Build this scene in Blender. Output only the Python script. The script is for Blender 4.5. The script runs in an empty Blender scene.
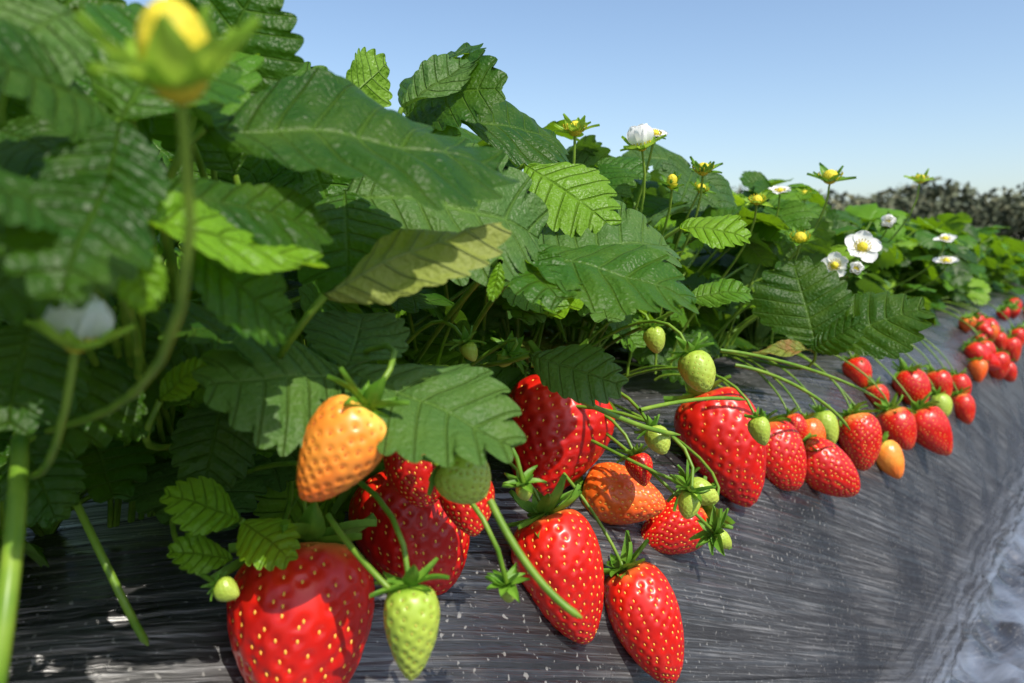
import bpy, math, random
import numpy as np
from mathutils import Vector, noise
random.seed(7); rng=np.random.default_rng(7)
DZ=.1; CZ=.36+DZ
scene=bpy.context.scene
A=np.array
def nz(v):
    v=np.asarray(v,float); return v/(np.linalg.norm(v)+1e-12)
# ---------------------------------------------------------------- camera
yaw=math.radians(39.5); pitch=math.radians(6.83); FPX=760.
cd=bpy.data.cameras.new("camera"); cam=bpy.data.objects.new("camera",cd); scene.collection.objects.link(cam)
cam.location=(0,0,CZ); cam.rotation_euler=(math.pi/2-pitch,0,yaw)
cd.sensor_width=36; cd.lens=36*FPX/1024; cd.clip_start=.005; cd.clip_end=2000
cd.dof.use_dof=True; cd.dof.focus_distance=.38; cd.dof.aperture_fstop=12
scene.camera=cam
Fv=A([-math.sin(yaw)*math.cos(pitch),math.cos(yaw)*math.cos(pitch),-math.sin(pitch)])
Rv=A([math.cos(yaw),math.sin(yaw),0]); Uv=np.cross(Rv,Fv); C0=A([0,0,CZ])
# survey table helper: direction measured in the photo + real range in metres -> world position on/above the bed
def unp(u,v,D): return C0+D*(Fv+(u-512)/FPX*Rv-(v-341.5)/FPX*Uv)
# ---------------------------------------------------------------- mesh builder
class MB:
    def __init__(s): s.V=[];s.F=[];s.M=[];s.A=[];s.n=0
    def grid(s,P,mat=0,attr=None,wrap=False):
        P=np.asarray(P,float)
        if P.ndim==3: P=P[None]; attr=None if attr is None else np.asarray(attr,float)[None]
        N,a,b,_=P.shape
        if attr is None: attr=np.zeros((N,a,b,3))
        idx=np.arange(N*a*b).reshape(N,a,b)+s.n
        if wrap: idx=np.concatenate([idx,idx[:,:,:1]],2)
        q=np.stack([idx[:,:-1,:-1],idx[:,:-1,1:],idx[:,1:,1:],idx[:,1:,:-1]],-1).reshape(-1,4)
        s.V.append(P.reshape(-1,3)); s.A.append(np.broadcast_to(attr,(N,a,b,3)).reshape(-1,3)); s.F.append(q)
        s.M.append(np.full(len(q),mat,int)); s.n+=N*a*b
    def mesh(s,name,mats,origin=(0,0,0)):
        V=np.concatenate(s.V)-np.asarray(origin); F=np.concatenate(s.F); M=np.concatenate(s.M); At=np.concatenate(s.A)
        me=bpy.data.meshes.new(name); me.vertices.add(len(V)); me.vertices.foreach_set("co",V.astype(np.float32).ravel())
        me.loops.add(F.size); me.loops.foreach_set("vertex_index",F.astype(np.int32).ravel())
        me.polygons.add(len(F)); me.polygons.foreach_set("loop_start",(np.arange(len(F))*4).astype(np.int32))
        me.polygons.foreach_set("loop_total",np.full(len(F),4,np.int32))
        me.polygons.foreach_set("material_index",M.astype(np.int32)); me.polygons.foreach_set("use_smooth",np.ones(len(F),bool))
        at=me.attributes.new("luv",'FLOAT_VECTOR','POINT'); at.data.foreach_set("vector",At.astype(np.float32).ravel())
        for m in mats: me.materials.append(m)
        me.update(calc_edges=True); return me
    def obj(s,name,mats,origin=(0,0,0)):
        o=bpy.data.objects.new(name,s.mesh(name,mats,origin)); o.location=origin; scene.collection.objects.link(o); return o
def perp(a):
    a=nz(a); h=A([0,0,1.]) if abs(a[2])<.9 else A([1.,0,0]); u=nz(np.cross(h,a)); return u,np.cross(a,u)
def tube(mb,pts,rad,mat,sides=7,rnd=.5):
    pts=np.asarray(pts,float); n=len(pts); rad=np.broadcast_to(rad,(n,)); T=np.gradient(pts,axis=0)
    P=np.zeros((n,sides,3)); th=np.arange(sides)/sides*2*math.pi; u,_=perp(T[0])
    for i in range(n):
        t=nz(T[i]); u=nz(u-t*np.dot(u,t)); w=np.cross(t,u)
        P[i]=pts[i]+rad[i]*(np.cos(th)[:,None]*u+np.sin(th)[:,None]*w)
    at=np.zeros((n,sides,3)); at[...,0]=np.linspace(0,1,n)[:,None]; at[...,2]=rnd
    mb.grid(P,mat,at,wrap=True)
def bez(p0,p1,p2,p3,n=14):
    t=np.linspace(0,1,n)[:,None]; return (1-t)**3*p0+3*(1-t)**2*t*p1+3*(1-t)*t*t*p2+t**3*p3
def leaf_template(spt,cols,teeth=9):
    n=teeth*spt+1; tau=np.linspace(0,1,n); y=(1-np.cos(np.pi*tau))/2; y=.35*y+.65*tau
    w=.5*np.sin(np.pi*np.clip(y,0,1)**1.18)**.66; w[0]=.012; w[-1]=.006
    ph=tau*teeth; amp=.058*np.clip((tau-.12)*6,0,1)
    tooth=amp*(np.abs(np.sin(np.pi*ph))**.95)-amp*.3
    dy=np.gradient(y); dw=np.gradient(w); ln=np.hypot(dy,dw)+1e-9; nx=dy/ln; ny=-dw/ln
    xm=np.maximum(w+tooth*nx,.004); ym=y+tooth*ny+tooth*.6
    y0=y-.42*w*(1-y*.3); y0=np.maximum.accumulate(np.clip(y0,0,1)); y0[-1]=1
    s=np.concatenate([-np.linspace(1,0,cols+1)[:-1],np.linspace(0,1,cols+1)]); S=np.abs(s)
    X=np.sign(s)[None]*xm[:,None]*S[None]; Y=y0[:,None]+(ym-y0)[:,None]*(S[None]**1.15)
    pl=-np.cos(2*np.pi*(ph[:,None]-.5))*np.sin(np.pi*np.clip(S,0,1)**.8)[None]**.7*np.clip((1.08-tau)*2.5,0,1)[:,None]
    return X,Y,pl,np.broadcast_to(s[None],X.shape),np.broadcast_to(ph[:,None],X.shape)
TPL={3:leaf_template(8,8),2:leaf_template(5,4),1:leaf_template(3,3),0:leaf_template(2,2,7)}
def leaflet(mb,base,d,n,L,wid,mat,res=2,rnd=.5,fold=.25,curl=.5,droop=.3,pleat=.009):
    X,Y,pl,S,PH=TPL[res]; d=nz(d); n=nz(n-d*np.dot(n,d)); xa=np.cross(d,n)
    p1,p2,p3=rng.uniform(0,6.28,3); sk=rng.uniform(-.08,.08)
    x=X*wid*(1+sk*np.sign(X)); z=pl*pleat*(1+.6*np.sin(Y*7+p3+X*3))+fold*np.abs(x)-droop*x*x*2
    z=z+.045*np.abs(S)**2*np.sin(Y*8+p1+np.sign(S)*p2)+.03*np.sin(Y*5+p2)*X*2+.012*np.sin(Y*13+p3)*np.sin(X*12+p1)
    x=x+.03*np.sin(Y*3+p3)*Y
    if abs(curl)<1e-3: curl=1e-3
    yy=np.sin(curl*Y)/curl; zz=-(1-np.cos(curl*Y))/curl
    yb=yy+z*np.sin(curl*Y); zb=zz+z*np.cos(curl*Y)
    P=base+L*(x[...,None]*xa+yb[...,None]*d+zb[...,None]*n)
    at=np.stack([S,PH,np.full(S.shape,rnd)],-1); mb.grid(P,mat,at)
def rot(v,ax,a):
    ax=nz(ax); return v*math.cos(a)+np.cross(ax,v)*math.sin(a)+ax*np.dot(ax,v)*(1-math.cos(a))
def trileaf(mb,P,d,n,L,mat,res,rnd):
    d=nz(d); n=nz(n-d*np.dot(n,d)); f=rng.uniform(.1,.5); c=rng.uniform(.1,.9)
    for a,s in ((0,1.),(1.15,.92),(-1.15,.92)):
        a+=rng.uniform(-.12,.12); dd=rot(d,n,a); nn=nz(n+rng.normal(0,.14,3)-(.15 if a else 0)*dd)
        leaflet(mb,P+dd*L*.06,dd,nn,L*s*rng.uniform(.88,1.1),rng.uniform(.8,1.0),mat,res,rnd,f,c,rng.uniform(.1,.5))
def blade(mb,base,d,n,L,w,mat,p=.6,q=1.,curl=.5,rnd=.5,cup=.3,nu=8,nv=5):
    d=nz(d); n=nz(n-d*np.dot(n,d)); xa=np.cross(d,n); t=np.linspace(0,1,nu)[:,None]; s=np.linspace(-1,1,nv)[None]
    W=.5*w*(np.sin(np.pi*(.04+.95*t)**p)**q); x=W*s; z=cup*w*s*s*.5+0*t; c=curl if abs(curl)>1e-3 else 1e-3
    yy=np.sin(c*t)/c; zz=-(1-np.cos(c*t))/c; yb=yy*L+z*np.sin(c*t); zb=zz*L+z*np.cos(c*t)
    P=base+x[...,None]*xa+yb[...,None]*d+zb[...,None]*n
    at=np.stack([s+0*t,t+0*s,np.full((nu,nv),rnd)],-1); mb.grid(P,mat,at)
# ---------------------------------------------------------------- materials
def mat(name):
    m=bpy.data.materials.new(name); m.use_nodes=True; nt=m.node_tree; b=nt.nodes["Principled BSDF"]; return m,nt,b
class N:
    def __init__(s,nt): s.nt=nt
    def new(s,t,**k):
        n=s.nt.nodes.new(t)
        for a,b in k.items(): setattr(n,a,b)
        return n
    def L(s,a,b): s.nt.links.new(a,b)
    def math(s,op,a,b=None,c=None,clamp=False):
        n=s.new("ShaderNodeMath",operation=op,use_clamp=clamp)
        for i,v in enumerate((a,b,c)):
            if v is None: continue
            if isinstance(v,(int,float)): n.inputs[i].default_value=v
            else: s.L(v,n.inputs[i])
        return n.outputs[0]
    def mix(s,f,a,b):
        n=s.new("ShaderNodeMix",data_type='RGBA')
        for i,v in ((0,f),(6,a),(7,b)):
            if isinstance(v,(int,float)): n.inputs[i].default_value=v
            elif isinstance(v,tuple): n.inputs[i].default_value=(*v,1)
            else: s.L(v,n.inputs[i])
        return n.outputs[2]
    def ramp(s,f,stops):
        n=s.new("ShaderNodeValToRGB"); e=n.color_ramp.elements
        while len(e)<len(stops): e.new(.5)
        for el,(p,c) in zip(e,stops): el.position=p; el.color=(*c,1) if isinstance(c,tuple) else (c,c,c,1)
        s.L(f,n.inputs[0]); return n.outputs[0]
    def noise(s,scale,vec=None,detail=3,rough=.55):
        n=s.new("ShaderNodeTexNoise"); n.inputs["Scale"].default_value=scale; n.inputs["Detail"].default_value=detail; n.inputs["Roughness"].default_value=rough
        if vec is not None: s.L(vec,n.inputs["Vector"])
        return n.outputs["Fac"]
    def luv(s):
        a=s.new("ShaderNodeAttribute",attribute_name="luv"); sp=s.new("ShaderNodeSeparateXYZ"); s.L(a.outputs["Vector"],sp.inputs[0]); return sp.outputs[0],sp.outputs[1],sp.outputs[2],a.outputs["Vector"]
    def bump(s,h,dist,strength=1.,nrm=None):
        b=s.new("ShaderNodeBump"); b.inputs["Distance"].default_value=dist; b.inputs["Strength"].default_value=strength; s.L(h,b.inputs["Height"])
        return b.outputs[0]
    def obj(s): return s.new("ShaderNodeTexCoord").outputs["Object"]
def leaf_mat(name,stops,back,trans,rough=.44,tr=.26,spots=None,far=False):
    m,nt,b=mat(name); k=N(nt); s,ph,r,_=k.luv(); oc=k.obj()
    fr=k.math('FRACT',ph); dv=k.math('ABSOLUTE',k.math('SUBTRACT',fr,.5)); sa=k.math('ABSOLUTE',s)
    lat=k.math('SUBTRACT',1,k.math('MULTIPLY',dv,k.math('ADD',9,k.math('MULTIPLY',sa,12))),clamp=True)
    mid=k.math('SUBTRACT',1,k.math('MULTIPLY',sa,18),clamp=True); vein=k.math('MAXIMUM',lat,mid)
    base=k.ramp(r,stops)
    if not far:
        n1=k.noise(48,oc,3); base=k.mix(k.math('MULTIPLY',k.math('SUBTRACT',n1,.4,clamp=True),1.6,clamp=True),base,k.mix(.5,base,(.13,.21,.015)))
    if spots: base=k.mix(k.ramp(k.noise(60,oc,5,.7),[(.46,0.),(.6,1.)]),base,spots)
    base=k.mix(k.math('MULTIPLY',vein,.32),base,(.16,.3,.035))
    g=k.new("ShaderNodeNewGeometry"); col=k.mix(g.outputs["Backfacing"],base,back if far else k.mix(k.math('MULTIPLY',vein,.5),back,(.28,.38,.16)))
    k.L(col,b.inputs["Base Color"]); b.inputs["Roughness"].default_value=rough; b.inputs["Specular IOR Level"].default_value=.24
    tl=k.new("ShaderNodeBsdfTranslucent"); tl.inputs[0].default_value=(*trans,1)
    if not far:
        k.L(k.math('ADD',rough-.14,k.math('MULTIPLY',n1,.28)),b.inputs["Roughness"])
        h=k.math('SUBTRACT',k.math('MULTIPLY',k.noise(480,oc,1),1.3),k.math('MULTIPLY',vein,1.1))
        nb=k.bump(h,.0008,1.); k.L(nb,b.inputs["Normal"]); k.L(k.mix(k.math('MULTIPLY',vein,.4),trans,(.1,.2,.02)),tl.inputs[0])
    mx=k.new("ShaderNodeMixShader"); mx.inputs[0].default_value=tr; k.L(b.outputs[0],mx.inputs[1]); k.L(tl.outputs[0],mx.inputs[2])
    k.L(mx.outputs[0],nt.nodes["Material Output"].inputs[0]); return m
ST_=[(0,(.011,.046,.003)),(.45,(.036,.118,.006)),(.8,(.095,.23,.01)),(1,(.19,.34,.018))]
M_leaf=leaf_mat("strawberry_leaf",ST_,(.11,.2,.04),(.27,.52,.008))
M_gray=leaf_mat("strawberry_leaf_bloom",[(0,(.03,.085,.016)),(1,(.085,.175,.032))],(.12,.21,.07),(.2,.42,.02),.5,.18)
M_new=leaf_mat("strawberry_leaf_young",[(0,(.1,.26,.008)),(1,(.2,.38,.018))],(.18,.32,.04),(.46,.76,.02),.4,.36)
M_old=leaf_mat("strawberry_leaf_withered",[(0,(.14,.2,.03)),(1,(.2,.22,.035))],(.22,.26,.05),(.36,.42,.05),.55,.22,(.24,.13,.035))
M_lf=leaf_mat("strawberry_leaf_row",ST_,(.11,.2,.04),(.27,.52,.008),.46,.26,None,True)
def simple(name,c1,c2,scale=60,rough=.45,bd=0,spec=.35,sss=0,tr=0):
    m,nt,b=mat(name); k=N(nt); n=k.noise(scale,k.obj(),2)
    k.L(k.mix(k.ramp(n,[(.3,0.),(.7,1.)]),c1,c2),b.inputs["Base Color"]); b.inputs["Roughness"].default_value=rough; b.inputs["Specular IOR Level"].default_value=spec
    if bd: k.L(k.bump(n,bd),b.inputs["Normal"])
    if tr:
        tl=k.new("ShaderNodeBsdfTranslucent"); tl.inputs[0].default_value=(*[min(1,x*1.5) for x in c2],1); mx=k.new("ShaderNodeMixShader"); mx.inputs[0].default_value=tr
        k.L(b.outputs[0],mx.inputs[1]); k.L(tl.outputs[0],mx.inputs[2]); k.L(mx.outputs[0],nt.nodes["Material Output"].inputs[0])
    return m
M_stem=simple("strawberry_stalk",(.08,.19,.012),(.2,.31,.03),80,.4)
M_sepal=simple("strawberry_calyx",(.07,.2,.012),(.17,.34,.03),150,.5,.0004,tr=.2)
M_sepl=simple("strawberry_bud_sepal",(.2,.38,.03),(.34,.52,.05),150,.5,.0004,tr=.35)
M_petal=simple("strawberry_petal",(.82,.83,.78),(.9,.9,.88),100,.5,tr=.3)
M_yel=simple("strawberry_flower_centre",(.5,.45,.02),(.8,.62,.03),600,.6,.0008)
M_trunk=simple("tree_bark",(.08,.06,.045),(.14,.11,.08),3,.9)
def flesh(name,top,mid,tip,patch,amt,rough=.32,gs=0.):
    m,nt,b=mat(name); k=N(nt); t,ds,r,_=k.luv(); oc=k.obj(); n=k.noise(55,oc,2)
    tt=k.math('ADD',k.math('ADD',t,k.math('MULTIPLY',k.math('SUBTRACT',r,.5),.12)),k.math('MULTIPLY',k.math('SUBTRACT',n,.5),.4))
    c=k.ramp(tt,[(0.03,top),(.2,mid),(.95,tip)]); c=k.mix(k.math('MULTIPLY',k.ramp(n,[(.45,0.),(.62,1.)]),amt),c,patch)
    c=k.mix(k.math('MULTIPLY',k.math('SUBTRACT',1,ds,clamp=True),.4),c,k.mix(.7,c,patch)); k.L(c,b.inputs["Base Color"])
    k.L(k.math('ADD',rough-.08,k.math('MULTIPLY',n,.18)),b.inputs["Roughness"]); b.inputs["Specular IOR Level"].default_value=.48
    return m
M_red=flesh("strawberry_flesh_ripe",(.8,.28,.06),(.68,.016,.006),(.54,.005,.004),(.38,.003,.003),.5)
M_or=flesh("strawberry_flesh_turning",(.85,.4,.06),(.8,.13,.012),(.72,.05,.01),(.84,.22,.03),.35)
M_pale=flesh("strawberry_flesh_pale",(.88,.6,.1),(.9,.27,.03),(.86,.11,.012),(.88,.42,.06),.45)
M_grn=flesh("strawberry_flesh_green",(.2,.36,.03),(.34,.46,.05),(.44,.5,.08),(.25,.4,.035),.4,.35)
M_seed=simple("strawberry_seed_golden",(.75,.34,.04),(.85,.5,.08),300,.4)
M_seedg=simple("strawberry_seed_green",(.24,.25,.03),(.45,.4,.06),300,.45)
M_seedr=simple("strawberry_seed_brown",(.45,.07,.01),(.6,.18,.02),300,.45)
def berry_mb(w,h,seedn,nu,nv,mi,rv,sepal=1.,k=.36,lump=.034):
    """local frame: calyx +z, tip -z"""
    mb=MB(); R=w/2; H=h/2; t=np.linspace(.985,.0,nu)[:,None]; th=(np.arange(nv)/nv*2*math.pi)[None]
    p1,p2,p3=rv.uniform(0,6.28,3); ex=rv.uniform(.9,1.0); k=k*rv.uniform(.6,1.25)
    def surf(t,th):
        f=np.pi*np.clip(t,.012,.99); r=R*np.sin(f)**(.76+.3*t)*(1+k*np.cos(f))/(1+k*.4)
        r=r*(1+lump*np.cos(th*2+p1)*(.4+t)+lump*.6*np.cos(3*th+p2+3*t)+lump*.4*np.sin(5*t+th+p3))
        z=H*np.cos(f)-.10*H*np.exp(-(t/.12)**2)
        x=r*np.cos(th)+.14*R*np.sin(t*2.5+p1)*t; y=r*np.sin(th)*ex+.12*R*np.sin(t*2+p2)*t
        return np.stack([x,y,z+0*th],-1)
    P=surf(t+0*th,th+0*t)
    i=np.arange(seedn); zz=1-2*(i+.5)/seedn; ts=np.arccos(zz)/np.pi; ts=.05+ts*.93+rv.normal(0,.004,seedn); ths=i*2.399963
    ths=ths+rv.normal(0,.07,seedn); S=surf(ts,ths)
    V=P.reshape(-1,3); sp=math.sqrt(4*math.pi*R*(R*.6+H*.4)/seedn)*.92
    D=np.full(len(V),9.)
    for a in range(0,len(V),4000):
        D[a:a+4000]=np.sqrt(((V[a:a+4000,None]-S[None])**2).sum(-1)).min(1)
    g=np.exp(-(D/(sp*.29))**2); dn=V*A([1/(R*R),1/(R*R),1/(H*H)]); dn/=np.linalg.norm(dn,axis=1,keepdims=True)
    V2=V-dn*(g*sp*.2-sp*.05)[:,None]; P2=V2.reshape(P.shape)
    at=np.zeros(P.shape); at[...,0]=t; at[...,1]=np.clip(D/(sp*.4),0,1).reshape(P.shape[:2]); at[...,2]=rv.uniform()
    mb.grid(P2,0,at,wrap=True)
    sn=S*A([1/(R*R),1/(R*R),1/(H*H)]); sn/=np.linalg.norm(sn,axis=1,keepdims=True)
    zt=A([0,0,1.])-sn*sn[:,2:3]; zt/=np.linalg.norm(zt,axis=1,keepdims=True)+1e-9; xt=np.cross(zt,sn)
    fa=np.linspace(math.pi-.05,.05,6)[:,None]; tb=(np.arange(7)/7*2*math.pi)[None]
    ex_=np.stack([np.sin(fa)*np.cos(tb),np.sin(fa)*np.sin(tb),np.cos(fa)+0*tb],-1)
    sl=min(sp*.2,.0009)
    PS=(S-sn*sp*.12)[:,None,None]+sl*(ex_[None,...,0:1]*xt[:,None,None]*.62+ex_[None,...,1:2]*sn[:,None,None]*.5+ex_[None,...,2:3]*zt[:,None,None])
    mb.grid(PS,1,None,wrap=True)
    top=A([0,0,H*.9]); ns=rv.integers(10,14)
    for j in range(ns):
        a=j/ns*2*math.pi+rv.uniform(-.15,.15); lift=rv.uniform(-.1,.9) if j%2 else rv.uniform(-.2,.5)
        d=A([math.cos(a),math.sin(a),lift]); L=R*rv.uniform(.75,1.1)*sepal
        blade(mb,top+A([math.cos(a),math.sin(a),0])*R*.06,d,A([0,0,1.])-.2*d,L,L*.42,2,.62,.9,rv.uniform(-.9,.9),rv.uniform(),.5)
    tube(mb,[top-A([0,0,R*.1]),top+A([0,0,R*.12]),top+A([0,0,R*.25])],[R*.16,R*.1,.0010],3)
    return mb,top
def frame_to(mb,c,axis,spin):
    z=nz(axis); u,w=perp(z); x=u*math.cos(spin)+w*math.sin(spin); y=np.cross(z,x); M=np.stack([x,y,z],1)
    mb.V=[v@M.T+c for v in mb.V]; return M
PROF=A([(-1.2,0),(-1.08,.02),(-1.02,.12+DZ*.8),(-.96,.2+DZ),(-.88,.228+DZ),(-.6,.235+DZ),(-.34,.232+DZ),(-.275,.223+DZ),(-.235,.202+DZ),(-.205,.168+DZ),(-.185,.12+DZ),(-.158,.12),(-.134,.03),(-.11,.004),(-.05,0),(.5,0)],float)
xs=np.linspace(-1.2,.5,800); zs=np.interp(xs,PROF[:,0],PROF[:,1]); kk=np.ones(13)/13; zs=np.convolve(np.pad(zs,6,mode='edge'),kk,'valid'); PR=np.stack([xs,zs],1)
def bedz(x): return float(np.interp(x,xs,zs))
def contact(u,v,wpx):
    for D in np.arange(.12,3,.004):
        P=unp(u,v,D); r=wpx*D/FPX/2
        if np.sqrt(((PR-P[[0,2]])**2).sum(1)).min()<r*.88: return D
    return 1.
KINDS={'red':(M_red,M_seed),'or':(M_or,M_seed),'pale':(M_pale,M_seedr),'green':(M_grn,M_seedg)}
NAMES={'red':'ripe_strawberry','or':'half_ripe_strawberry','pale':'half_ripe_strawberry','green':'green_strawberry'}
def add_berry(c,axis,w,h,kind,sepal=1.,hi=True,stemto=None,seed=0):
    rv=np.random.default_rng(seed); n=(285 if w>.03 else 170) if kind!='green' else 120
    mb,top=berry_mb(w,h,n,96 if hi else 44,130 if hi else 56,0,rv,sepal)
    M=frame_to(mb,c,axis,rv.uniform(0,6.28)); ax=nz(axis); tp=M@top+c+ax*w*.1
    if stemto is not None:
        d=np.linalg.norm(stemto-tp); tube(mb,bez(tp,tp+ax*d*.35,stemto+A([.04,0,.04])*min(1,d*4),stemto),np.linspace(.0009,.0012,14),3)
    m1,m2=KINDS[kind]; return mb.obj(NAMES[kind],[m1,m2,M_sepal,M_stem],c)
B=[(305,634,172,176,.1,1,.5,'red',1,None),(411,632,62,92,.05,1,.1,'green',1.2,.235),(413,530,122,128,.5,1,.5,'red',1,None),
(335,450,88,108,-.7,1,.2,'pale',1,.222),(466,479,62,50,.5,.6,.3,'green',1.3,.245),(425,465,80,80,.2,1,.5,'red',.8,.30),(470,505,60,60,.3,1,.5,'red',.8,.30),
(552,440,122,122,-.3,1,.4,'red',1,None),(622,499,68,82,1,.25,.3,'or',1.1,None),(566,576,96,130,.35,1,.25,'red',1.1,None),(648,622,76,116,.45,1,.2,'red',1,None),
(672,530,60,72,-.8,.35,.3,'red',1.5,None),(724,448,90,118,.4,1,.3,'red',1,None),(780,455,58,70,.5,1,.3,'red',1,None),(826,470,52,68,1,.75,.3,'red',1,None),
(860,441,46,56,.2,1,.3,'red',1,None),(889,460,32,38,.4,1,.4,'pale',1,None),(899,429,40,42,.3,1,.3,'red',1,None),(931,432,44,52,.5,1,.3,'red',1,None),
(912,389,38,38,.2,1,.4,'red',1,None),(939,386,28,30,.2,1,.4,'red',1,None),(960,388,24,28,.2,1,.4,'red',1,None),(964,409,26,30,.2,1,.4,'red',1,None),
(941,406,22,24,.2,1,.4,'green',1,None),(858,374,28,32,.2,1,.4,'red',1,None),(826,428,26,34,.3,1,.4,'green',1,None),(811,436,30,34,.3,1,.4,'or',1,None),
(998,366,28,26,.2,1,.4,'red',1,None),(1012,350,22,24,.2,1,.4,'red',1,None),(985,352,20,22,.2,1,.4,'red',1,None),(1018,338,16,18,.2,1,.4,'red',1,None),(1008,372,18,20,.2,1,.4,'red',1,None),(1000,342,18,18,.2,1,.4,'red',1,None),
(795,430,26,32,.3,1,.4,'red',1,None),(878,398,24,26,.2,1,.4,'red',1,None),(640,470,30,32,.3,1,.4,'red',1.3,.42),
(697,372,38,42,.3,1,.3,'green',1.4,.42),(658,441,28,28,.2,.5,.5,'green',1.4,.37),(703,492,28,32,.8,.3,.2,'green',2,.40),(688,505,24,26,-.2,.6,.2,'green',2,.38),(761,431,24,28,.3,1,.3,'green',1.2,.47),
(722,540,20,22,.6,.6,-.2,'green',2.6,.40),(470,352,18,20,.3,.6,0.,'green',2.6,.34),(655,340,24,26,.2,.9,.3,'green',1.4,.45),(508,592,20,22,.1,.8,-.5,'green',2.8,.27),(228,590,26,24,.8,.3,.3,'green',1.2,.25),(505,360,18,18,-.3,.4,-.4,'green',2.6,.35),(402,400,20,22,.1,.6,.1,'green',2.6,.27),(525,492,18,20,.1,.6,-.3,'green',2.8,.3)]
for i,(u,v,w,h,dx,dy,tc,kind,sp,D) in enumerate(B):
    if D is None: D=contact(u,v,min(w,h))
    c=unp(u,v,D); tip=nz(dx*Rv-dy*Uv-tc*Fv*.8); W=w*D/FPX; Hh=h*D/FPX*1.05
    crown=A([-.33+.02*math.sin(i*2.1),c[1]+.03*math.cos(i*1.7)+.02,.25+DZ])
    add_berry(c,-tip,W,Hh,kind,sp,w>45,crown,seed=i+40)
# ---------------------------------------------------------------- bed
def nse(x,y,z=0.): return noise.noise(Vector((x,y,z)))
def build_bed(x0,name,ylist,mat_,detail=True):
    seg=np.hypot(np.diff(xs),np.diff(zs)); arc=np.concatenate([[0],np.cumsum(seg)]); aa=np.linspace(0,arc[-1],250 if detail else 50)
    px=np.interp(aa,arc,xs); pz=np.interp(aa,arc,zs); tx=np.gradient(px); tz=np.gradient(pz); l=np.hypot(tx,tz); nx,nzz=-tz/l,tx/l
    P=np.zeros((len(ylist),len(px),3)); at=np.zeros(P.shape)
    for i,y in enumerate(ylist):
        for j in range(len(px)):
            a=aa[j]
            dsp=.005*nse((a-y*.4)*10,y*3,1)+.007*abs(nse((a-y*.45)*28,y*3,3))+.0025*abs(nse((a-y*.45)*75,y*6,6))
            if px[j]>-.15:
                f=min(1,(px[j]+.15)/.04); dsp+=f*(.02*abs(nse(px[j]*11,y*9,5))+.018*abs(nse(px[j]*31+y*5,y*24,8))+.01*abs(nse(px[j]*70,y*60,9))-.014)
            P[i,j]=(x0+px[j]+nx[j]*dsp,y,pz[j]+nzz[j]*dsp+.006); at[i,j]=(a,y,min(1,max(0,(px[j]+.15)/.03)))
    mb=MB(); mb.grid(P,0,at); return mb.obj(name,[mat_])
m,nt,b=mat("black_plastic_mulch"); k=N(nt); _,_,fz,vec=k.luv()
def stretched(rotz,sx,sy):
    mp=k.new("ShaderNodeMapping"); mp.inputs["Rotation"].default_value=(0,0,rotz); k.L(vec,mp.inputs[0])
    m2=k.new("ShaderNodeMapping"); m2.inputs["Scale"].default_value=(sx,sy,0); k.L(mp.outputs[0],m2.inputs[0]); return m2.outputs[0]
s1=k.noise(1,stretched(.42,620,7),4,.72); s2=k.noise(1,stretched(.40,85,2.6),2,.5); s3=k.noise(1,stretched(.55,200,11),2,.6); s4=k.noise(9,vec,4,.6)
inv=k.math('SUBTRACT',1,k.math('MULTIPLY',fz,.8))
str_=k.ramp(s1,[(.5,0.),(.66,1.)]); dust_shadow=k.ramp(s4,[(.38,.2),(.6,1.)])  # broad mask: pale dust, with painted-in shadow patches in the dark gaps
c=k.mix(k.math('MULTIPLY',k.math('MULTIPLY',str_,dust_shadow),.75),(.012,.012,.014),(.26,.26,.265)); c=k.mix(k.math('MULTIPLY',dust_shadow,.17),c,(.2,.195,.19))
c=k.mix(k.math('MULTIPLY',k.ramp(k.noise(300,vec,1),[(.66,0.),(.72,1.)]),.6),c,(.34,.33,.31))
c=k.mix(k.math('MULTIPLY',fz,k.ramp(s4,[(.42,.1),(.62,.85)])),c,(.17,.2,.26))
k.L(c,b.inputs["Base Color"]); k.L(k.math('ADD',.1,k.math('MULTIPLY',s4,.36)),b.inputs["Roughness"]); b.inputs["Specular IOR Level"].default_value=1.
r2=k.math('ABSOLUTE',k.math('SUBTRACT',s2,.5)); r3=k.math('ABSOLUTE',k.math('SUBTRACT',s3,.5))
h=k.math('ADD',k.math('MULTIPLY',s1,.22),k.math('ADD',k.math('MULTIPLY',r2,2.8),k.math('MULTIPLY',r3,.5)))
k.L(k.bump(k.math('MULTIPLY',h,inv),.005,.75),b.inputs["Normal"]); M_plastic=m
yl=np.concatenate([np.arange(-.7,1.6,.007),np.arange(1.6,4,.03),np.arange(4,16,.15)])
build_bed(0,"plastic_mulch_bed",yl,M_plastic)
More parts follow.
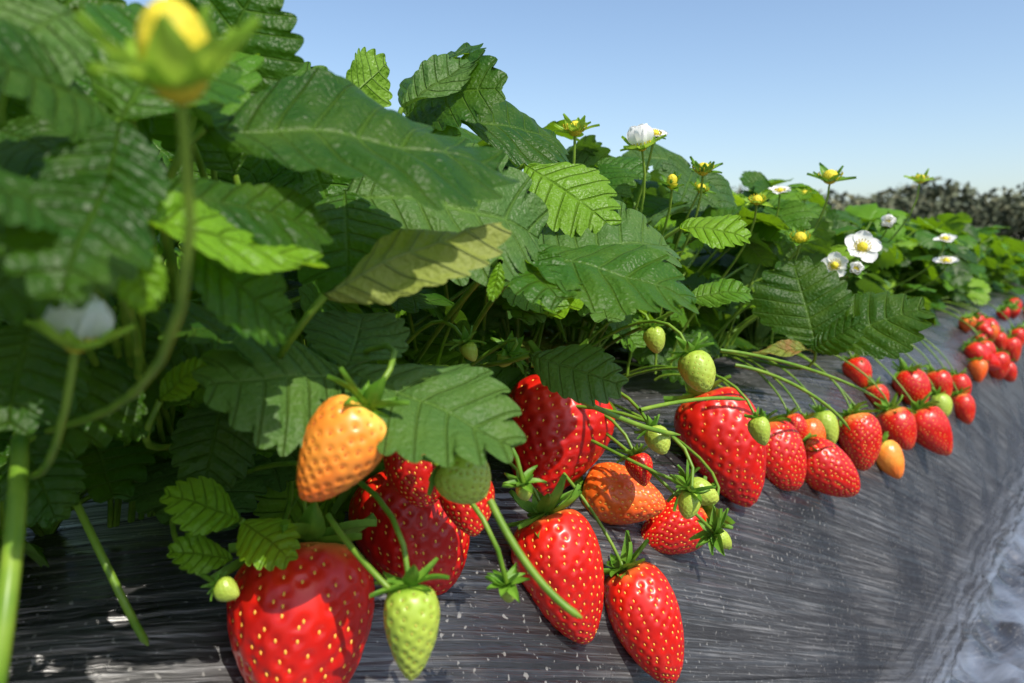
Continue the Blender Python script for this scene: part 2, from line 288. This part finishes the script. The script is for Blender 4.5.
# ---------------------------------------------------------------- hero leaves
HL=[(348,376,.245,206,388,.215,1.0,(.8,.9,0),.4,'gray',.15),(345,374,.245,514,444,.23,.8,(.9,.6,.2),.4,'gray',.25),(346,370,.245,368,312,.28,.85,(.7,.7,0),.3,'gray',.2),
(205,128,.2,502,168,.235,.72,(1,.6,0),.3,'leaf0',.2),(215,128,.2,120,60,.25,.7,(.8,.6,0),.4,'leaf2',.2),
(345,195,.28,540,232,.31,.9,(.7,.8,0),.5,'gray',.2),(345,190,.27,345,290,.25,1.0,(.3,1,0),.3,'leaf1',.2),
(325,295,.215,500,218,.23,.42,(-.9,-.7,0),-.5,'old',.5),(500,262,.27,492,300,.27,.4,(0,1,0),.2,'new',.1),
(528,262,.33,668,240,.36,.75,(.7,.6,0),.4,'gray',.25),(512,258,.31,692,300,.30,.72,(1,.5,0),.5,'leaf1',.2),(512,258,.31,560,300,.28,.8,(1,.5,0),.5,'leaf1',.2),
(525,165,.36,610,228,.35,.85,(.6,.8,.2),.3,'leaf3',.15),(455,120,.36,562,142,.4,.95,(.8,.7,0),.3,'leaf0',.2),(402,108,.34,474,58,.36,.45,(.3,.8,-.5),.1,'gray',.4),(345,100,.36,388,64,.38,.8,(.3,-.8,0),.1,'new',.2),
(816,348,.58,796,260,.60,.95,(.5,.9,0),.3,'leaf0',.2),(826,348,.58,924,306,.56,.85,(.8,.7,0),.4,'leaf0',.15),(812,350,.57,862,322,.55,.7,(.6,.8,0),.2,'leaf0',.15),(816,352,.58,752,356,.57,.3,(.8,.3,0),.6,'old',.4),
(680,228,.45,748,238,.44,.8,(.8,.6,0),.5,'new',.2),(690,300,.44,750,292,.44,.7,(.8,.6,0),.5,'leaf2',.2),
(160,192,.175,328,228,.2,.62,(.8,.6,0),.3,'leaf0',.1),(112,212,.155,318,268,.185,.42,(.8,.5,0),.2,'new',.2),(180,238,.17,292,332,.19,.6,(.6,.8,0),.4,'leaf1',.2),
(110,115,.17,-30,50,.14,.9,(.7,.8,0),.3,'leaf0',.2),(70,215,.14,-40,180,.12,.9,(.7,.8,0),.3,'leaf0',.2),(75,10,.17,-30,70,.15,.9,(.7,.8,0),.3,'gray',.2),(110,180,.145,60,300,.125,.75,(.5,.9,0),.3,'leaf0',.2),(120,120,.17,190,20,.2,.8,(.5,.9,0),.3,'leaf1',.2),(120,120,.16,100,230,.15,.8,(.5,.9,0),.3,'leaf0',.2),(50,250,.15,-30,310,.13,.8,(.5,.9,0),.3,'leaf0',.2),(130,235,.14,150,310,.14,.6,(.5,.9,0),.3,'new',.2),
(240,520,.26,165,495,.25,.8,(.7,.8,0),.4,'new',.15),(242,522,.26,290,560,.25,.8,(.7,.8,0),.4,'new',.15),(232,560,.26,170,550,.25,.7,(.7,.8,0),.4,'leaf3',.15),(268,575,.26,300,545,.27,.7,(.7,.8,0),.4,'old',.15),
(530,355,.33,622,388,.32,.68,(.6,.8,0),.3,'gray',.15),(160,400,.24,205,362,.24,.6,(.5,.8,0),.3,'new',.2),(150,390,.25,120,440,.24,.7,(.5,.8,0),.3,'leaf1',.2),(300,345,.26,160,330,.22,.7,(.8,.5,0),.3,'leaf0',.2),
(10,70,.21,95,-25,.22,.9,(.5,.9,0),.3,'leaf0',.2),(195,110,.25,262,-15,.25,.95,(.5,.9,0),.3,'leaf0',.2),(150,90,.22,50,140,.2,.9,(.5,.9,0),.3,'leaf1',.2),(235,175,.26,185,60,.25,.9,(.5,.9,0),.3,'leaf0',.2),(0,130,.19,80,165,.18,.8,(.6,.8,0),.3,'leaf0',.2),(-25,250,.17,60,205,.16,.8,(.6,.8,0),.3,'leaf1',.2),(230,110,.28,345,95,.3,.9,(.7,.8,0),.3,'leaf1',.2),(-20,140,.22,30,80,.22,1.,(.5,.9,0),.3,'leaf0',.2),
(30,325,.2,10,430,.18,.9,(.5,.9,0),.3,'leaf0',.2),(100,345,.23,60,450,.21,.9,(.5,.9,0),.3,'leaf0',.2),(210,325,.26,120,405,.24,.8,(.6,.8,0),.3,'leaf0',.2),(225,395,.28,200,490,.27,.8,(.5,.9,0),.3,'leaf0',.2),(20,440,.24,60,520,.24,.8,(.5,.9,0),.3,'leaf0',.2)]
LM=[M_leaf,M_gray,M_new,M_old,M_stem]; LMF=[M_lf,M_lf,M_lf,M_lf,M_stem]
hero=MB(); lastb=None
for i,(u0,v0,D0,u1,v1,D1,w,(hu,hc,hr),curl,mt,fold) in enumerate(HL):
    p0=unp(u0,v0,D0); p1=unp(u1,v1,D1); L=np.linalg.norm(p1-p0)*(1+curl*curl/10); d=nz(p1-p0)
    n=A([0,0,1.])*hu-nz((p0-C0))*hc+Rv*hr; n=nz(n-d*np.dot(n,d)); dd=rot(d,np.cross(d,n),curl*.45)
    mi={'l':0,'g':1,'n':2,'o':3}[mt[0]]; rnd=.12+.25*int(mt[4]) if mt.startswith('leaf') else .5
    leaflet(hero,p0,dd,n,L,w,mi,3,rnd,fold,curl,.25)
    if lastb is None or np.linalg.norm(p0-lastb)>.02:
        tgt=A([-.34,p0[1]+.08,.24+DZ]); dd=p0-nz(d)*.03+A([0,0,-.02]); tube(hero,bez(p0,dd,tgt+A([.02,0,.06]),tgt),.0012,4)
    lastb=p0
for j in range(9): # unseen arching leaves, added above the frame to shade the near left
    P=A([rng.uniform(-.2,-.1),rng.uniform(-.2,-.06),CZ+rng.uniform(.05,.12)]); d=A([rng.uniform(-1,1),rng.uniform(-.8,.2),.1]); trileaf(hero,P,d,A([.2,-.1,1.]),.06,0,1,.4)
    c=A([-.36,P[1]-.02,.24+DZ]); tube(hero,bez(c,c+A([.02,0,.12]),P-nz(d)*.04,P,10),.0013,4)
hero.obj("strawberry_plant",LM)
# ---------------------------------------------------------------- plants
def plant(mb,cx,cy,cz,nl,res,test=None,rv=rng,hs=1.):
    for _ in range(nl):
        az=rv.uniform(0,2*math.pi); hgt=rv.uniform(.03,.2)*hs; rad=rv.uniform(.02,.15)
        P=A([cx+math.cos(az)*rad,cy+math.sin(az)*rad,cz+hgt]); d=nz(A([math.cos(az),math.sin(az),rv.uniform(-.6,.45)])+rv.normal(0,.25,3)); n=nz(A([0,0,1.])+.35*A([math.cos(az),math.sin(az),0])+rv.normal(0,.36,3)+A([.2,0,0]))
        L=rv.uniform(.036,.068)
        if test and not test(P,d,L): continue
        r=rv.uniform(); mi=1 if r<.2 else (2 if r<.3 else (3 if r<.34 and hgt<.1 else 0)); trileaf(mb,P,d,n,L,mi,res,rv.uniform()**1.4)
        c=A([cx,cy,cz]); tube(mb,bez(c,c+(P-c)*A([.2,.2,.7]),P-d*.02-A([0,0,.02]),P,10),.0012,4,5)
def test_near(P,d,L):
    t=P+d*L*1.1; lim=-.255 if max(P[2],t[2])<.33+DZ else -.22
    if max(P[0],t[0])>lim: return False
    if np.linalg.norm(P-C0)<.27 or np.linalg.norm(t-C0)<.25: return False
    return True
y=-.35
while y<2.3:
    for x in (-.37,-.58,-.8):
        if x<-.7 and y<.4: continue
        mb=MB(); plant(mb,x+rng.uniform(-.02,.02),y+rng.uniform(-.04,.04),bedz(x),44 if x>-.5 else 18,2 if (y<.7 and x>-.5) else 1,test_near,rng,1 if y<.9 else .88)
        if mb.V: mb.obj("strawberry_plant",LM if (y<1.0 and x>-.5) else LMF)
    y+=.15
var=[]
for i in range(5):
    mb=MB(); plant(mb,0,0,0,32,0,None,rng,.82); var.append(mb.mesh("strawberry_plant",LMF))
def inst(me,name,loc,rz,s=1):
    o=bpy.data.objects.new(name,me); o.location=loc; o.rotation_euler=(0,0,rz); o.scale=(s,s,s); scene.collection.objects.link(o)
y=2.35
while y<15:
    for x in (-.38,-.6,-.82): inst(random.choice(var),"strawberry_plant",(x,y+random.uniform(-.05,.05),.23+DZ),random.uniform(0,6.28),random.uniform(.85,1.05))
    y+=.19
for bx in (-1.75,1.55):
    build_bed(bx+.6,"plastic_mulch_bed",np.arange(-2,14,.25),M_plastic,False)
    y=-1.5
    while y<9:
        for x in (-.18,.15): inst(random.choice(var),"strawberry_plant",(bx+x,y,.23+DZ),random.uniform(0,6.28),random.uniform(.85,1.05))
        y+=.24
fv=[]
for i in range(5):
    rv=np.random.default_rng(100+i); mb,_=berry_mb(.036,.044,90,26,32,0,rv); kd=['red','red','red','or','green'][i]; fv.append((mb.mesh(NAMES[kd],[*KINDS[kd],M_sepal,M_stem]),NAMES[kd]))
for i in range(75):
    y=1.3+random.random()**1.2*6; x=random.uniform(-.255,-.2); me,nm=random.choice(fv[:4] if random.random()<.85 else fv); o=bpy.data.objects.new(nm,me)
    s=random.uniform(.65,1); o.scale=(s,s,s); o.location=(x+.012,y,bedz(x)+.013); o.rotation_euler=(random.uniform(-.7,.7),random.uniform(-1.2,-.1),random.uniform(0,1)); scene.collection.objects.link(o)
# ---------------------------------------------------------------- flowers
def flower(c,axis,size,kind,root=None,seed=0,light=False):
    rv=np.random.default_rng(seed); mb=MB(); R=size/2; Z=A([0,0,1.])
    for j in range(10):
        a=j*.628+rv.uniform(-.1,.1); o=A([math.cos(a),math.sin(a),0]); lift={'spent':rv.uniform(.1,1.1),'bud':rv.uniform(.2,1.4),'white':-.15,'cup':.5}[kind]
        L=R*(1.0 if kind!='white' else .8)*(1 if j%2 else .8); blade(mb,o*R*.1-Z*R*.1,o+Z*lift,Z-.3*o,L,L*.5,0,.62,.9,rv.uniform(-.6,.6),rv.uniform(),.4)
    if kind in('white','cup'):
        for j in range(5):
            a=j*1.257+.3+rv.uniform(-.1,.1); o=A([math.cos(a),math.sin(a),0]); blade(mb,o*R*.15,o+Z*(rv.uniform(0,.3) if kind=='white' else 1.5),Z-.1*o,R*.95,R*1.05,1,1.15,.5,rv.uniform(-.5,.4) if kind=='white' else -.7,.5,.25,12,9)
    cr=R*{'spent':.33,'bud':.33,'white':.3,'cup':.25}[kind]; f=np.linspace(math.pi*.97,.03,14)[:,None]; th=(np.arange(18)/18*6.283)[None]
    bmp=1+.08*np.sin(f*14)*np.sin(th*9); P=np.stack([cr*bmp*np.sin(f)*np.cos(th),cr*bmp*np.sin(f)*np.sin(th),cr*(1.2*np.cos(f)+(.8 if kind=='bud' else .5))*(1.2 if kind=='bud' else .8)+0*th],-1); mb.grid(P,2,None,wrap=True)
    if kind!='bud':
        for j in range(16):
            a=j*.3927; o=A([math.cos(a),math.sin(a),0]); p=o*cr; tube(mb,[p,p+o*cr*.4+Z*cr*.5,p+o*cr*.5+Z*cr*.8,p+o*cr*.5+Z*cr*1.0],[.0002,.0002,.0005,.0004],2,5)
    M=frame_to(mb,c,axis,rv.uniform(0,6)); ax=nz(axis)
    if root is not None:
        s=c-ax*R*.1; d=np.linalg.norm(root-s); tube(mb,bez(s,s-ax*d*.35,root+A([0,0,d*.3]),root),np.linspace(.0008,.0012,14),3)
    mb.obj("strawberry_flower",[M_sepl if light else M_sepal,M_petal,M_yel,M_stem],c)
FL=[(76,345,.15,110,'cup',(1,.1,.2)),(180,88,.105,210,'bud',(1,.2,-.1)),(575,132,.42,48,'spent',(1,.1,0)),(642,148,.45,50,'cup',(1,.2,-.2)),(672,187,.45,34,'bud',(1,.5,0)),(703,172,.5,42,'spent',(1,.3,0)),(757,202,.55,32,'spent',(1,.6,0)),
(830,180,.6,46,'spent',(1,.3,0)),(800,240,.6,38,'spent',(1,.6,0)),(920,181,.8,30,'spent',(1,.2,0)),(888,224,.8,26,'cup',(.5,1,0)),(862,248,.62,34,'white',(.7,1,.2)),(835,266,.62,26,'white',(.4,1,-.3)),(945,240,.95,20,'white',(1,.4,0)),(946,262,.95,22,'white',(1,.5,0)),(780,192,.65,22,'white',(1,.3,0)),(855,270,.6,26,'cup',(.3,1,.2)),(655,135,.47,26,'white',(1,.5,.2)),(805,195,.75,22,'spent',(1,.5,0)),(700,190,.55,30,'spent',(1,.5,.5))]
for i,(u,v,D,s,kd,(hu,hc,hr)) in enumerate(FL):
    c=unp(u,v,D); ax=nz(A([0,0,1.])*hu-nz(c-C0)*hc+Rv*hr); root=A([min(c[0]-.03,-.3),c[1]+.03,.26+DZ])
    flower(c,ax,s*D/FPX,kd,root,i,i<4 or i%3==0)
# ---------------------------------------------------------------- runners
ST=[([(490,500,.24),(515,555,.235),(550,600,.232),(582,618,.23)],.0012),([(328,515,.25),(350,550,.24),(380,580,.235),(393,592,.235)],.001),([(20,440,.2),(18,530,.17),(5,620,.16),(-10,720,.16)],.0022),([(60,470,.27),(105,560,.25),(130,620,.25),(148,645,.26)],.0014),
([(735,365,.5),(780,372,.5),(830,400,.52),(850,430,.53)],.0012),([(720,350,.5),(770,355,.5),(840,375,.55),(880,400,.6)],.0012),([(640,410,.38),(680,400,.4),(720,395,.42),(745,400,.44)],.0011),([(560,390,.34),(600,410,.34),(640,430,.35),(680,435,.37)],.0012)]
mb=MB()
for pts,r in ST:
    p=[unp(*q) for q in pts]; tube(mb,bez(*p),np.concatenate([np.full(13,r),[r*.3]]),0,8)
mb.obj("strawberry_runner",[M_stem])
# ---------------------------------------------------------------- ground, trees
m,nt,b=mat("field_soil"); k=N(nt); oc=k.obj(); n1=k.noise(.08,oc,4); n2=k.noise(3,oc,5,.7)
c=k.mix(k.ramp(n2,[(.35,0.),(.65,1.)]),(.09,.07,.05),(.16,.12,.08)); c=k.mix(k.ramp(n1,[(.4,0.),(.55,.9)]),c,(.07,.11,.03)); k.L(c,b.inputs["Base Color"]); b.inputs["Roughness"].default_value=.95; k.L(k.bump(n2,.05),b.inputs["Normal"])
mb=MB(); g=np.linspace(-1,1,61); g=np.sign(g)*np.abs(g)**3*900; X,Y=np.meshgrid(g,g); mb.grid(np.stack([X,Y,0*X-.02],-1)); mb.obj("ground",[m])
m,nt,b=mat("distant_foliage"); k=N(nt); _,_,r,_=k.luv(); k.L(k.ramp(r,[(0,(.035,.05,.03)),(.6,(.085,.1,.05)),(1,(.15,.145,.075))]),b.inputs["Base Color"]); b.inputs["Roughness"].default_value=.8; M_df=m  # distance haze put into the foliage colour as lighter tones
mb=MB(); rv=np.random.default_rng(5)
for i in range(170):
    az=-1.5+2.6*i/170+rv.uniform(-.01,.01); dist=rv.uniform(55,85); cx,cy=dist*math.sin(az),dist*math.cos(az); Ht=rv.uniform(4.6,6.)*dist/65; R=Ht*rv.uniform(.4,.6)
    tube(mb,[A([cx,cy,0]),A([cx+.1,cy,Ht*.4]),A([cx,cy+.1,Ht*.8])],[.22,.16,.06],1,6)
    bl=[A([cx,cy,Ht*.55])+np.clip(rv.normal(0,1,3),-1.3,1.3)*A([R*.5,R*.5,Ht*.13]) for _ in range(5)]
    for cb in bl:
        n=170; v=rv.normal(0,1,(n,3)); v/=np.linalg.norm(v,axis=1,keepdims=True); p=cb+v*A([R*.6,R*.6,Ht*.28])*rv.uniform(.6,1.1,(n,1)); sz=rv.uniform(.07,.2,(n,1,1,1))
        a=rv.normal(0,1,(n,3)); a/=np.linalg.norm(a,axis=1,keepdims=True); bb=np.cross(a,rv.normal(0,1,(n,3))); bb/=np.linalg.norm(bb,axis=1,keepdims=True)
        q=A([[[-1,-1],[1,-1]],[[-1,1],[1,1]]]); P=p[:,None,None]+sz*(q[None,...,0:1]*a[:,None,None]+q[None,...,1:2]*bb[:,None,None])
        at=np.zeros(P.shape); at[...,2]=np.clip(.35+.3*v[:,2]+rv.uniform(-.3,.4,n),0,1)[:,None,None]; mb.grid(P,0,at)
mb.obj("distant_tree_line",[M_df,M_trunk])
# ---------------------------------------------------------------- light
sv=Vector((.55,-.13,.74)).normalized(); sd=bpy.data.lights.new("sun",'SUN'); sd.energy=5; sd.angle=math.radians(.5); sd.color=(1,.94,.83); so=bpy.data.objects.new("sun",sd); so.rotation_euler=sv.to_track_quat('Z','Y').to_euler(); scene.collection.objects.link(so)
w=bpy.data.worlds.new("World"); scene.world=w; w.use_nodes=True; nt=w.node_tree; bg=nt.nodes["Background"]; sk=nt.nodes.new("ShaderNodeTexSky"); sk.sky_type='NISHITA'; sk.sun_disc=False
sk.sun_elevation=math.asin(sv.z); sk.sun_rotation=math.atan2(sv.x,sv.y); sk.dust_density=1.6; sk.ozone_density=1.0
hs=nt.nodes.new("ShaderNodeHueSaturation"); hs.inputs["Saturation"].default_value=1.05; hs.inputs["Value"].default_value=1.28; nt.links.new(sk.outputs[0],hs.inputs["Color"]); nt.links.new(hs.outputs[0],bg.inputs[0]); bg.inputs[1].default_value=.15
scene.view_settings.view_transform='Standard'; scene.view_settings.look='None'; scene.view_settings.exposure=0
